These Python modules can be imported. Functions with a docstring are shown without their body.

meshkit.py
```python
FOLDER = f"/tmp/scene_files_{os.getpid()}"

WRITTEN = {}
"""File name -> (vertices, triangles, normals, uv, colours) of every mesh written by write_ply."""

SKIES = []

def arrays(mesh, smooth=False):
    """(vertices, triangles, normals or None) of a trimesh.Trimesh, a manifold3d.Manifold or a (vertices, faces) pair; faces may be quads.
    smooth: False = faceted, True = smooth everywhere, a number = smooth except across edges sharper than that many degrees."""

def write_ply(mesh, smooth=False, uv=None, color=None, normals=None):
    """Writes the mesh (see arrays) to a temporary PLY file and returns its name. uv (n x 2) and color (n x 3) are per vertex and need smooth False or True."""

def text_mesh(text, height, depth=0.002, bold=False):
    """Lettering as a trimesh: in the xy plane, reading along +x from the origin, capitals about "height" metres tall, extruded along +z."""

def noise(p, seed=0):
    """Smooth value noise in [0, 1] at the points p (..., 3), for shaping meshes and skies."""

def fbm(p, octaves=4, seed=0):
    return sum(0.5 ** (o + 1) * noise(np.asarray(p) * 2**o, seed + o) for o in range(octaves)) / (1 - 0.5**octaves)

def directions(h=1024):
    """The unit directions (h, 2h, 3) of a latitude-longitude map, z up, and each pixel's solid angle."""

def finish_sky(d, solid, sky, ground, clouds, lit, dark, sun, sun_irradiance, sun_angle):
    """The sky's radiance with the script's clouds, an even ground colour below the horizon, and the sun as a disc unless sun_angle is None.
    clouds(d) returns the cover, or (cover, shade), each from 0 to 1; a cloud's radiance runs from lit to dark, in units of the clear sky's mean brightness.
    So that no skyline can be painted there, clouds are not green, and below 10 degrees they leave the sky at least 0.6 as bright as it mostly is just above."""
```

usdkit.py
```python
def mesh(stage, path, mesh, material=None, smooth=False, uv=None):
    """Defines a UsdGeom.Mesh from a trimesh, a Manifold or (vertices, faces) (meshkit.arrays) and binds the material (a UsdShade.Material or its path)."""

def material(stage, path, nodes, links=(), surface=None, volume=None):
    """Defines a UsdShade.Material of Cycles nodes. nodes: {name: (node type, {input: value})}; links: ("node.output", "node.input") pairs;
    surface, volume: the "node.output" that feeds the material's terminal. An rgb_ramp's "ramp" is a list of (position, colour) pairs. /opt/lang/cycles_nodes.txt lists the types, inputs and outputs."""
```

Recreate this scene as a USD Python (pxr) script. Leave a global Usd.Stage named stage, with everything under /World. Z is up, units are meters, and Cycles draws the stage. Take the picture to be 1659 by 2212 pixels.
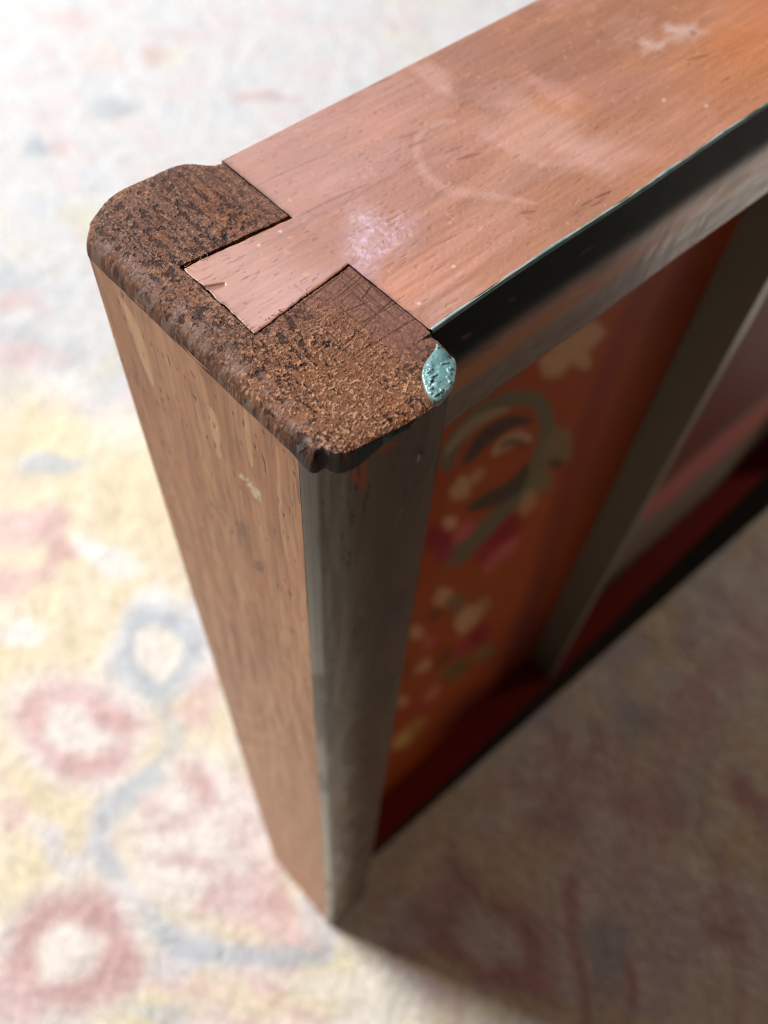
import math, random
import numpy as np
import usdkit, meshkit
from pxr import Usd, UsdGeom, UsdLux, UsdShade, Gf, Sdf, Vt
from scipy.spatial.transform import Rotation
random.seed(7)
rng = np.random.default_rng(7)
stage = Usd.Stage.CreateInMemory()
UsdGeom.SetStageUpAxis(stage, UsdGeom.Tokens.z)
UsdGeom.SetStageMetersPerUnit(stage, 1.0)
stage.SetDefaultPrim(UsdGeom.Xform.Define(stage, '/World').GetPrim())

# ---------------------------------------------------------------- units
# The box is laid out in its own units: 1 = the depth of the top board (5 cm); x along the front, y to the back, z = 0 at its top face.
S = 0.05
H = 9.754          # height of the box
T = 0.543          # board thickness
YB, YF = 1.023, -0.102   # back and front of the side board
def W(p):
    p = np.asarray(p, float)
    return (p + np.array([0, 0, H])) * S

# ---------------------------------------------------------------- camera
FPX = 1933.1
CAM = np.array([-0.849, -1.171, 1.928])
ROT = Rotation.from_rotvec([-0.509, 0.247, 0.714]).as_matrix()   # rows: right, up, back
cam = UsdGeom.Camera.Define(stage, '/World/camera')
cam.CreateHorizontalApertureAttr(36.0)
cam.CreateFocalLengthAttr(36.0 * FPX / 1659)
cam.CreateFStopAttr(36.0 * FPX / 1659 / 2.1)
cam.CreateClippingRangeAttr((0.01, 100.0))
_d = float(-(np.array([0.33, 0.30, 0.0]) - CAM) @ ROT[2]) * S
cam.CreateFocusDistanceAttr(_d)
_c = W(CAM)
m = Gf.Matrix4d(*[float(x) for row, w in ((ROT[0], 0), (ROT[1], 0), (ROT[2], 0), (_c, 1)) for x in (*row, w)])
UsdGeom.Xformable(cam).AddTransformOp().Set(m)
cam.CreateExposureAttr(0.0)

# the direction in which the camera sees a mirror image in the top board, by the joint
_v = np.array([0.42, 0.40, 0.0]) - CAM; _v /= np.linalg.norm(_v)
REFL = _v * [1, 1, -1]
# ---------------------------------------------------------------- light: a window behind on the left, dim room all round
def rect(name, pos, target, size, color, intensity):
    L = UsdLux.RectLight.Define(stage, '/World/' + name)
    L.CreateWidthAttr(size[0]); L.CreateHeightAttr(size[1])
    L.CreateColorAttr(Gf.Vec3f(*color)); L.CreateIntensityAttr(intensity)
    p, t = np.array(pos, float), np.array(target, float)
    b = (p - t) / np.linalg.norm(p - t)
    up = np.array([0, 0, 1.0]) if abs(b[2]) < 0.95 else np.array([0, 1.0, 0])
    r = np.cross(up, b); r /= np.linalg.norm(r); u = np.cross(b, r)
    UsdGeom.Xformable(L).AddTransformOp().Set(Gf.Matrix4d(*[float(x) for row, w in ((r, 0), (u, 0), (b, 0), (p, 1)) for x in (*row, w)]))
    return L
rect('window_light', (-0.62, 2.75, 2.2), (0.0, 0.0, 0.25), (1.35, 1.35), (0.985, 0.985, 1.0), 41)
rect('second_window_light', tuple(W(np.array([0.36, 0.42, 0.0])) + 2.2 * REFL), tuple(W([0.36, 0.42, 0.0])), (0.42, 0.36), (0.62, 0.68, 1.0), 21)
rect('ceiling_light', (0.2, 0.0, 2.6), (0.2, 0.0, 0), (3.0, 3.0), (1.0, 0.55, 0.40), 0.27)
rect('added_rug_patch_light', (1.28, -0.46, 0.36), (0.95, -0.30, 0.0), (0.2, 0.2), (1.0, 0.95, 0.88), 24)  # unseen lamp, added to brighten the rug that the front edge mirrors

# ---------------------------------------------------------------- helpers
def lin(r, g, b):
    c = np.array([r, g, b], float) / 255
    return np.where(c <= 0.04045, c / 12.92, ((c + 0.055) / 1.055) ** 2.4)

def img(P):
    """Where points of the box lie in the reference view: used only to lay out paint, stains and grain on real surfaces."""
    q = (np.asarray(P, float) - CAM) @ ROT.T
    return np.stack([829.5 + FPX * q[:, 0] / -q[:, 2], 1106 - FPX * q[:, 1] / -q[:, 2]], 1)
def unimg(uv, axis, val):
    d = np.array([(uv[0] - 829.5) / FPX, -(uv[1] - 1106) / FPX, -1.0]) @ ROT
    return CAM + (val - CAM[axis]) / d[axis] * d

def fbm(P, scale, octaves=4, seed=0):
    return meshkit.fbm(np.asarray(P, float) * np.asarray(scale, float) + 50.0, octaves, seed)
def sst(a, b, x):
    t = np.clip((x - a) / (b - a), 0, 1)
    return t * t * (3 - 2 * t)
def seg_dist(uv, pts):
    """(distance to a polyline, position 0..1 along it)"""
    best, at = np.full(len(uv), 1e9), np.zeros(len(uv))
    pts = np.asarray(pts, float); L = np.r_[0, np.cumsum(np.linalg.norm(np.diff(pts, axis=0), axis=1))]
    for i in range(len(pts) - 1):
        a, b = pts[i], pts[i + 1]; ab = b - a
        t = np.clip(((uv - a) @ ab) / (ab @ ab), 0, 1)
        d = np.linalg.norm(uv - a - t[:, None] * ab, axis=1)
        k = d < best
        best[k] = d[k]; at[k] = (L[i] + t[k] * (L[i + 1] - L[i])) / L[-1]
    return best, at
def smooth_line(pts, n=8):
    from scipy.interpolate import CubicSpline
    pts = np.asarray(pts, float)
    t = np.r_[0, np.cumsum(np.linalg.norm(np.diff(pts, axis=0), axis=1))]
    return CubicSpline(t, pts)(np.linspace(0, t[-1], n * (len(pts) - 1) + 1))
def lay(col, mask, c):
    c = np.asarray(c, float)
    col += (c - col) * np.clip(mask, 0, 1)[:, None]
def stroke(col, uv, pts, w, c, a=1.0, soft=0.4, taper=False, n=8):
    d, s = seg_dist(uv, smooth_line(pts, n) if len(pts) > 2 else pts)
    ww = w * (np.sqrt(np.clip(4 * s * (1 - s), 0.02, 1)) if taper else 1.0)
    lay(col, a * (1 - sst(1 - soft, 1 + soft, d / ww)), c)
def blob(col, uv, cx, cy, rx, ry, ang, c, a=1.0, soft=0.35, wob=0.25, seed=0):
    k = math.radians(ang); q = uv - [cx, cy]
    x, y = q[:, 0] * math.cos(k) + q[:, 1] * math.sin(k), -q[:, 0] * math.sin(k) + q[:, 1] * math.cos(k)
    r = np.hypot(x / rx, y / ry)
    th = np.arctan2(y / ry, x / rx)
    r = r / (1 + wob * (0.6 * np.sin(3 * th + seed * 1.7) + 0.4 * np.sin(5 * th + seed * 2.3)))
    lay(col, a * (1 - sst(1 - soft, 1 + soft, r)), c)
def ring(col, uv, cx, cy, rx, ry, ang, inner, c, cin, a=1.0, seed=0):
    blob(col, uv, cx, cy, rx, ry, ang, c, a, 0.25, 0.12, seed)
    blob(col, uv, cx, cy, rx * inner, ry * inner, ang, cin, a, 0.3, 0.15, seed + 1)

def grid_faces(n, m, off=0, flip=False):
    i, j = np.meshgrid(np.arange(n - 1), np.arange(m - 1), indexing='ij')
    a = (i * m + j).ravel() + off
    q = np.stack([a, a + m, a + m + 1, a + 1], 1)
    if flip: q = q[:, ::-1]
    return np.vstack([q[:, [0, 1, 2]], q[:, [0, 2, 3]]])
def box_arrays(lo, hi):
    lo, hi = np.array(lo, float), np.array(hi, float)
    v = np.array([[x, y, z] for x in (lo[0], hi[0]) for y in (lo[1], hi[1]) for z in (lo[2], hi[2])])
    f = np.array([[0,1,3],[0,3,2],[4,6,7],[4,7,5],[0,4,5],[0,5,1],[2,3,7],[2,7,6],[0,2,6],[0,6,4],[1,5,7],[1,7,3]])
    return v, f

UsdGeom.Scope.Define(stage, '/World/Looks')
def put(path, v, f, mat, col=None, gls=None, smooth=True, world=False):
    v = np.asarray(v, float); vw = v if world else W(v)
    f = np.asarray(f, int)
    mesh = UsdGeom.Mesh.Define(stage, '/World/' + path)
    mesh.CreatePointsAttr(Vt.Vec3fArray.FromNumpy(vw.astype(np.float32)))
    mesh.CreateFaceVertexCountsAttr(Vt.IntArray.FromNumpy(np.full(len(f), 3, np.int32)))
    mesh.CreateFaceVertexIndicesAttr(Vt.IntArray.FromNumpy(f.astype(np.int32).ravel()))
    mesh.CreateSubdivisionSchemeAttr('none')
    if smooth:
        n = np.zeros_like(vw); fn = np.cross(vw[f[:, 1]] - vw[f[:, 0]], vw[f[:, 2]] - vw[f[:, 0]])
        for k in range(3): np.add.at(n, f[:, k], fn)
        ln = np.linalg.norm(n, axis=1, keepdims=True)
        n = np.where(ln > 0, n / np.maximum(ln, 1e-30), [0, 0, 1.0])
        mesh.CreateNormalsAttr(Vt.Vec3fArray.FromNumpy(n.astype(np.float32))); mesh.SetNormalsInterpolation('vertex')
    api = UsdGeom.PrimvarsAPI(mesh)
    if col is not None:
        api.CreatePrimvar('tone', Sdf.ValueTypeNames.Color3fArray, 'vertex').Set(Vt.Vec3fArray.FromNumpy(np.clip(col, 0.001, 0.95).astype(np.float32)))
    if gls is not None:
        api.CreatePrimvar('wear', Sdf.ValueTypeNames.FloatArray, 'vertex').Set(Vt.FloatArray.FromNumpy(np.clip(gls, 0, 1).astype(np.float32)))
    UsdShade.MaterialBindingAPI.Apply(mesh.GetPrim()).Bind(mat)
    return mesh.GetPrim()
def look(name, rough=0.5, stretch=(1, 1, 1), scale=900.0, vary=0.25, bump=0.15, dist=0.0003, wear=False, spec=0.5, color=None, coat=0.0, coat_rough=0.2, sheen=0.0, rough_wear=0.12, detail=4.0, flat=False):
    nodes = {
        'at': ('attribute', {'attribute': 'tone'}),
        'pos': ('geometry', {}),
        'map': ('mapping', {'mapping_type': 'point', 'scale': stretch}),
        'nz': ('noise_texture', {'scale': scale, 'detail': detail, 'roughness': 0.6}),
        'rg': ('map_range', {'from_min': 0.25, 'from_max': 0.75, 'to_min': 1 - vary, 'to_max': 1 + vary}),
        'mul': ('mix_color', {'blend_type': 'multiply', 'fac': 1.0, 'use_clamp': False}),
        'bp': ('bump', {'strength': bump, 'distance': dist}),
        'p': ('principled_bsdf', {'roughness': rough, 'specular_ior_level': spec, 'coat_weight': coat, 'coat_roughness': coat_rough, 'sheen_weight': sheen}),
    }
    links = [('pos.position', 'map.vector'), ('map.vector', 'nz.vector'), ('nz.fac', 'rg.value'), ('rg.result', 'mul.b'),
             ('mul.result', 'p.base_color'), ('nz.fac', 'bp.height'), ('bp.normal', 'p.normal')]
    if color is None: links.append(('at.color', 'mul.a'))
    else: nodes['mul'][1]['a'] = tuple(color)
    if wear:
        nodes['wr'] = ('attribute', {'attribute': 'wear'})
        nodes['rr'] = ('map_range', {'from_min': 0.0, 'from_max': 1.0, 'to_min': rough, 'to_max': rough_wear})
        links += [('wr.fac', 'rr.value'), ('rr.result', 'p.roughness')]
        if flat:
            nodes['sp'] = ('map_range', {'from_min': 0.0, 'from_max': 1.0, 'to_min': spec, 'to_max': 0.08})
            links += [('wr.fac', 'sp.value'), ('sp.result', 'p.specular_ior_level')]
    return usdkit.material(stage, '/World/Looks/' + name, nodes, links, surface='p.BSDF')

def thing(path, label=None, category=None, **kw):
    p = UsdGeom.Xform.Define(stage, '/World/' + path).GetPrim()
    return tag(p, label, category, **kw)
def tag(p, label=None, category=None, group=None, kind=None):
    for k, v in (('label', label), ('category', category), ('group', group), ('kind', kind)):
        if v: p.SetCustomDataByKey(k, v)
    return p

M_top = look('planed_wood', 0.42, (90, 900, 900), 1.0, 0.10, 0.10, 0.0001, wear=True, rough_wear=0.22, spec=0.6)
M_side = look('side_wood', 0.55, (900, 900, 70), 1.0, 0.10, 0.12, 0.00015)
M_end = look('end_grain_wood', 0.75, (1, 1, 1), 2400.0, 0.42, 0.22, 0.0001, spec=0.25)
M_paint = look('front_paint', 0.19, (600, 600, 200), 1.0, 0.06, 0.1, 0.0001, wear=True, rough_wear=0.55, spec=0.7, flat=True)
M_panel = look('panel_paint', 0.55, (1, 1, 1), 300.0, 0.12, 0.1, 0.0003, spec=0.18)
M_teal = look('teal_paint', 0.16, (1, 1, 1), 900.0, 0.12, 0.2, 0.0001)
M_rug = look('rug_pile', 0.95, (1, 0.45, 1), 420.0, 0.24, 1.0, 0.003, spec=0.05)
M_floor = look('floor_wood', 0.5, (4, 40, 4), 1.0, 0.2, 0.1, 0.001, color=(0.20, 0.11, 0.06))

# ---------------------------------------------------------------- the floor and the rug
v, f = box_arrays((-60, -60, -H - 0.7), (80, 80, -H - 0.2))
tag(put('floor', v, f, M_floor, smooth=False), kind='structure')

def rug():
    gx = np.unique(np.r_[np.linspace(-14, -4, 60), np.linspace(-4, 14, 420), np.linspace(14, 30, 110)])
    gy = np.unique(np.r_[np.linspace(-14, -5, 50), np.linspace(-5, 12, 420), np.linspace(12, 32, 150)])
    X, Y = np.meshgrid(gx, gy, indexing='ij')
    P = np.stack([X.ravel(), Y.ravel(), np.full(X.size, -H)], 1)
    uv = img(P)
    depth = -((P - CAM) @ ROT[2])
    uv[depth < 0.5] = [-9000, -9000]
    wob = np.stack([fbm(P, (2.0, 2.0, 1), 3, 1) - 0.5, fbm(P, (2.0, 2.0, 1), 3, 2) - 0.5], 1)
    uv = uv + 46 * wob
    cream, ivory, yellow = lin(236, 226, 206), lin(220, 221, 218), lin(230, 212, 160)
    pink, red, blue, lilac = lin(216, 168, 164), lin(190, 122, 118), lin(166, 180, 188), lin(206, 200, 208)
    col = np.tile(cream, (len(P), 1))
    # field: ivory towards the back, honey yellow patches nearer
    far = 1 - sst(780, 960, uv[:, 1])
    n1, n2, n3 = fbm(P, (0.9, 0.9, 1), 4, 11), fbm(P, (1.3, 1.3, 1), 4, 12), fbm(P, (1.6, 1.6, 1), 4, 13)
    outside = (uv[:, 0] < -60) | (uv[:, 0] > 1720) | (uv[:, 1] < -60) | (uv[:, 1] > 2270)
    lay(col, sst(0.52, 0.62, n1) * 0.8, yellow)
    lay(col, sst(0.55, 0.66, n2) * 0.7, lilac)
    lay(col, sst(0.56, 0.66, n3) * 0.7, pink)
    lay(col, far * (uv[:, 0] < 1500), ivory)
    lay(col, far * sst(0.54, 0.66, n3) * 0.55, lin(226, 208, 206))
    lay(col, far * sst(0.56, 0.68, n2) * 0.5, lin(206, 216, 220))
    lay(col, far * sst(0.60, 0.70, n1) * 0.4, lin(228, 218, 190))
    # a loose trellis of flowers over the rest of the rug
    for k in range(90):
        cx, cy = rng.uniform(-14, 30), rng.uniform(-14, 32)
        c = [pink, red, blue, lilac][k % 4]
        d0 = np.hypot(P[:, 0] - cx, P[:, 1] - cy)
        near = d0 < 3
        sub = col[near]; q = P[near][:, :2]
        keep = outside[near]
        s2 = sub.copy(); ring(s2, q, cx, cy, rng.uniform(.5, 1.0), rng.uniform(.4, .8), rng.uniform(0, 180), .5, c, cream, .8, k)
        sub[keep] = s2[keep]; col[near] = sub
    # the faint far marks
    for cx, cy, rx, ry, c, a in ((555, 205, 60, 13, red, .55), (330, 120, 24, 14, red, .4), (225, 118, 40, 22, lin(230, 205, 190), .6), (245, 228, 45, 18, blue, .7),
                                 (78, 318, 34, 16, blue, .9), (135, 315, 30, 18, pink, .6), (180, 470, 55, 35, lin(216, 216, 180), .6), (255, 495, 45, 40, lin(226, 212, 160), .5),
                                 (90, 440, 40, 22, lin(205, 215, 220), .7), (150, 40, 50, 22, pink, .35), (420, 70, 70, 20, pink, .3), (40, 650, 70, 25, pink, .45),
                                 (15, 600, 40, 25, blue, .45), (60, 770, 70, 30, pink, .45), (120, 850, 60, 40, lin(244, 244, 244), .7), (30, 720, 50, 22, blue, .5), (160, 760, 30, 30, blue, .3),
                                 (700, 60, 90, 20, lin(226, 214, 214), .5), (640, 150, 60, 16, lin(222, 212, 206), .5), (860, 40, 60, 18, pink, .3)):
        blob(col, uv, cx, cy, rx, ry, 0, c, a, .6, .3, cx)
    # honey ground
    for cx, cy, rx, ry, a in ((150, 1010, 260, 110, .85), (300, 1120, 120, 150, .8), (200, 1300, 230, 120, .85), (60, 1450, 110, 120, .8), (123, 1714, 90, 70, .95), (98, 1923, 85, 75, .9),
                              (20, 1650, 70, 90, .5), (300, 1850, 60, 40, .3), (480, 2010, 110, 26, .6), (300, 2180, 80, 40, .55), (680, 1890, 60, 30, .4)):
        blob(col, uv, cx, cy, rx, ry, 20, yellow, a, .5, .3, cy)
    for k in range(26):   # abrash: thin vertical streaks in the honey ground
        x0 = rng.uniform(0, 380); y0 = rng.uniform(920, 1420)
        stroke(col, uv, [(x0, y0), (x0 + 10, y0 + rng.uniform(60, 140))], 7, [cream, lin(206, 186, 128)][k % 2], .35, .8)
    blob(col, uv, 104, 1003, 80, 24, 0, blue, .85, .5, .2, 1)
    blob(col, uv, 40, 1140, 70, 42, 0, pink, .7, .5, .3, 2); blob(col, uv, 104, 1126, 46, 40, 30, pink, .8, .5, .3, 3)
    blob(col, uv, 135, 1196, 46, 24, -10, red, .85, .4, .3, 4); blob(col, uv, 37, 1250, 80, 34, 0, pink, .75, .5, .3, 5)
    blob(col, uv, 230, 1205, 76, 32, 20, lin(240, 236, 226), .95, .4, .2, 6); blob(col, uv, 37, 1370, 60, 28, 0, lin(240, 236, 226), .9, .4, .2, 7)
    ring(col, uv, 345, 1396, 108, 122, 10, .80, lin(240, 238, 232), blue, 1, 8); blob(col, uv, 345, 1405, 50, 56, 10, lin(240, 232, 214), 1, .35, .1, 9)
    stroke(col, uv, [(250, 1450), (330, 1500), (380, 1570), (337, 1671)], 22, blue, .6, .6)
    blob(col, uv, 170, 1573, 160, 122, 22, lin(238, 228, 220), .9, .3, .1, 10)
    ring(col, uv, 165, 1573, 132, 98, 22, .56, pink, lin(240, 230, 218), .95, 11)
    blob(col, uv, 255, 1560, 60, 26, 8, red, .6, .5, .2, 12); blob(col, uv, 180, 1660, 70, 26, 5, red, .55, .5, .2, 13); blob(col, uv, 75, 1530, 30, 50, 0, red, .5, .5, .2, 14)
    stroke(col, uv, [(337, 1671), (250, 1740), (202, 1812), (245, 1886), (294, 1953), (368, 2020), (429, 2057), (552, 2070), (700, 2060)], 24, blue, .85, .6)
    stroke(col, uv, [(202, 1812), (150, 1880), (110, 1800)], 20, lilac, .7, .6)
    blob(col, uv, 440, 1790, 150, 150, 0, lin(240, 230, 218), .9, .3, .2, 15)
    for cx, cy, rx, ry, an, c, a in ((429, 1684, 50, 30, 60, red, .6), (440, 1720, 26, 40, 0, red, .5), (368, 1782, 60, 22, -15, red, .55), (398, 1861, 70, 20, 5, red, .55), (454, 1953, 40, 26, -30, pink, .9),
                                     (588, 1953, 46, 24, 20, red, .6), (330, 1740, 34, 22, 0, pink, .6), (520, 1800, 40, 50, 0, pink, .5), (440, 1480, 46, 30, -20, red, .55), (420, 1540, 40, 30, 0, pink, .7),
                                     (500, 1900, 50, 26, 10, pink, .7), (560, 1880, 40, 26, 40, red, .4), (250, 1960, 40, 60, 20, lilac, .6), (640, 2020, 60, 18, 30, pink, .5)):
        blob(col, uv, cx, cy, rx, ry, an, c, a, .6, .3, cx)
    blob(col, uv, 150, 2050, 178, 150, -30, lin(236, 226, 216), .9, .3, .1, 20)
    ring(col, uv, 147, 2058, 150, 128, -32, .5, red, lin(240, 230, 214), .9, 21)
    blob(col, uv, 30, 2160, 60, 60, 0, pink, .8, .5, .2, 22); blob(col, uv, 260, 2090, 40, 60, 0, red, .6, .5, .2, 23)
    for cx, cy, rx, ry, c, a in ((420, 2140, 120, 26, pink, .55), (560, 2170, 90, 30, yellow, .6), (350, 2190, 70, 26, blue, .6), (480, 2200, 60, 20, red, .4), (690, 2130, 100, 30, cream, .8), (640, 2190, 60, 20, pink, .6)):
        blob(col, uv, cx, cy, rx, ry, 10, c, a, .6, .3, cx)
    # the part that lies in the box's shade
    blob(col, uv, 1065, 2030, 165, 105, 40, red, .9, .3, .15, 30); blob(col, uv, 1060, 2028, 78, 52, 40, lin(232, 222, 212), 1, .35, .15, 31)
    for cx, cy, rx, ry, an, c, a in ((1110, 1869, 110, 60, -20, yellow, .9), (957, 2099, 90, 30, 30, yellow, .9), (1602, 1818, 70, 50, -50, yellow, .9), (1150, 2180, 130, 26, 5, yellow, .8),
                                     (1302, 1882, 60, 110, 10, lin(236, 226, 216), .9), (1400, 1960, 50, 60, 0, lin(236, 226, 216), .6), (1372, 2118, 14, 56, -8, red, 1), (1400, 2130, 14, 60, -8, lin(236, 226, 216), .8),
                                     (1621, 1715, 30, 60, -50, red, .9), (1440, 1760, 40, 60, 20, pink, .7), (1560, 2010, 40, 22, 0, red, .7), (1640, 2050, 40, 50, 0, lin(230, 220, 212), .8),
                                     (1310, 2060, 40, 90, 0, blue, .8), (1330, 1680, 60, 90, -20, pink, .5), (1480, 1580, 70, 90, 20, pink, .55), (1380, 1560, 40, 50, 0, blue, .6), (1620, 1400, 60, 80, 20, pink, .5),
                                     (1200, 1760, 60, 40, -30, red, .6), (960, 1980, 60, 40, 0, lin(190, 160, 150), .7), (1560, 1900, 24, 110, -10, lin(230, 220, 210), .7), (1500, 1700, 40, 100, 20, blue, .4), (980, 1900, 50, 40, 0, red, .5)):
        blob(col, uv, cx, cy, rx, ry, an, c, a, .6, .3, cx)
    stroke(col, uv, [(1228, 1900), (1245, 2010), (1262, 2110), (1272, 2230)], 14, red, .7, .7)
    stroke(col, uv, [(1560, 1850), (1590, 2000), (1600, 2220)], 12, red, .4, .7)
    # faded by the years
    col = (0.98 - 0.06 * far)[:, None] * (col * 0.70 + lin(246, 242, 232) * (0.30 - 0.10 * far)[:, None])
    # pile relief
    col *= (1 + 0.10 * (fbm(P, (9, 9, 1), 2, 5) - 0.5))[:, None]
    P[:, 2] += 0.05 * (fbm(P, (3, 3, 1), 2, 6) - 0.5) - 0.03
    nx, ny = X.shape
    V = P.copy(); F = grid_faces(nx, ny)
    # thickness: skirt and underside
    idx = np.arange(nx * ny).reshape(nx, ny)
    rim = np.r_[idx[:, 0], idx[-1, 1:], idx[-2::-1, -1], idx[0, -2:0:-1]]
    low = P[rim].copy(); low[:, 2] = -H - 0.19
    o = len(V); k = len(rim); a = np.arange(k); b = (a + 1) % k
    V = np.vstack([V, low, [[8, 8, -H - 0.19]]])
    F = np.vstack([F, np.stack([rim[a], o + a, rim[b]], 1), np.stack([rim[b], o + a, o + b], 1), np.stack([o + b, o + a, np.full(k, o + k)], 1)])
    col = np.vstack([col, col[rim], cream[None]])
    return V, F, col
v, f, c = rug()
tag(put('rug', v, f, M_rug, c), 'pale faded floral rug in cream, pink, yellow and blue under the box', 'rug')

# ---------------------------------------------------------------- the box
thing('wooden_box', 'old dovetailed brown wooden box with dark painted front edges and a flower painted orange panel', 'box')
B = 'wooden_box/'
WID = 10.6
PY = 0.60      # where the painted panel stands
# shape of the dovetail tail (in the plane of the top)
TX0, TB0, TF0, TB1, TF1 = 0.146, 0.677, 0.325, 0.640, 0.362   # tail end: back, front; root: back, front

# ---- left side board: body, end grain, painted front
outer_r = 0.035
def round_rect(x0, x1, y0, y1, r, n=6):
    pts = []
    for cx, cy, a0, rr in ((x1 - r[0], y0 + r[0], -90, r[0]), (x1 - r[1], y1 - r[1], 0, r[1]), (x0 + r[2], y1 - r[2], 90, r[2]), (x0 + r[3], y0 + r[3], 180, r[3])):
        for k in range(n + 1):
            a = math.radians(a0 + 90 * k / n); pts.append((cx + rr * math.cos(a), cy + rr * math.sin(a)))
    return np.array(pts)
ZC = -0.085    # underside of the worn end-grain cap
def strip_profile(x):
    r = 0.045
    yy = np.where(x < r, r - np.sqrt(np.maximum(r * r - (r - x) ** 2, 0)), 0) * 0.6
    xa = np.linspace(0, T, 400); tilt = np.tan(np.radians(20 * (1 - sst(.12, .28, xa)) - 8 * sst(.40, .54, xa)))
    yc = np.r_[0, np.cumsum(-tilt[:-1] * (xa[1] - xa[0]))]
    return yy + np.interp(x, xa, yc - yc.min()) * .55
FS = float(strip_profile(np.array([0.0]))[0]) - .003     # where the painted strip starts on the left face

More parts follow.
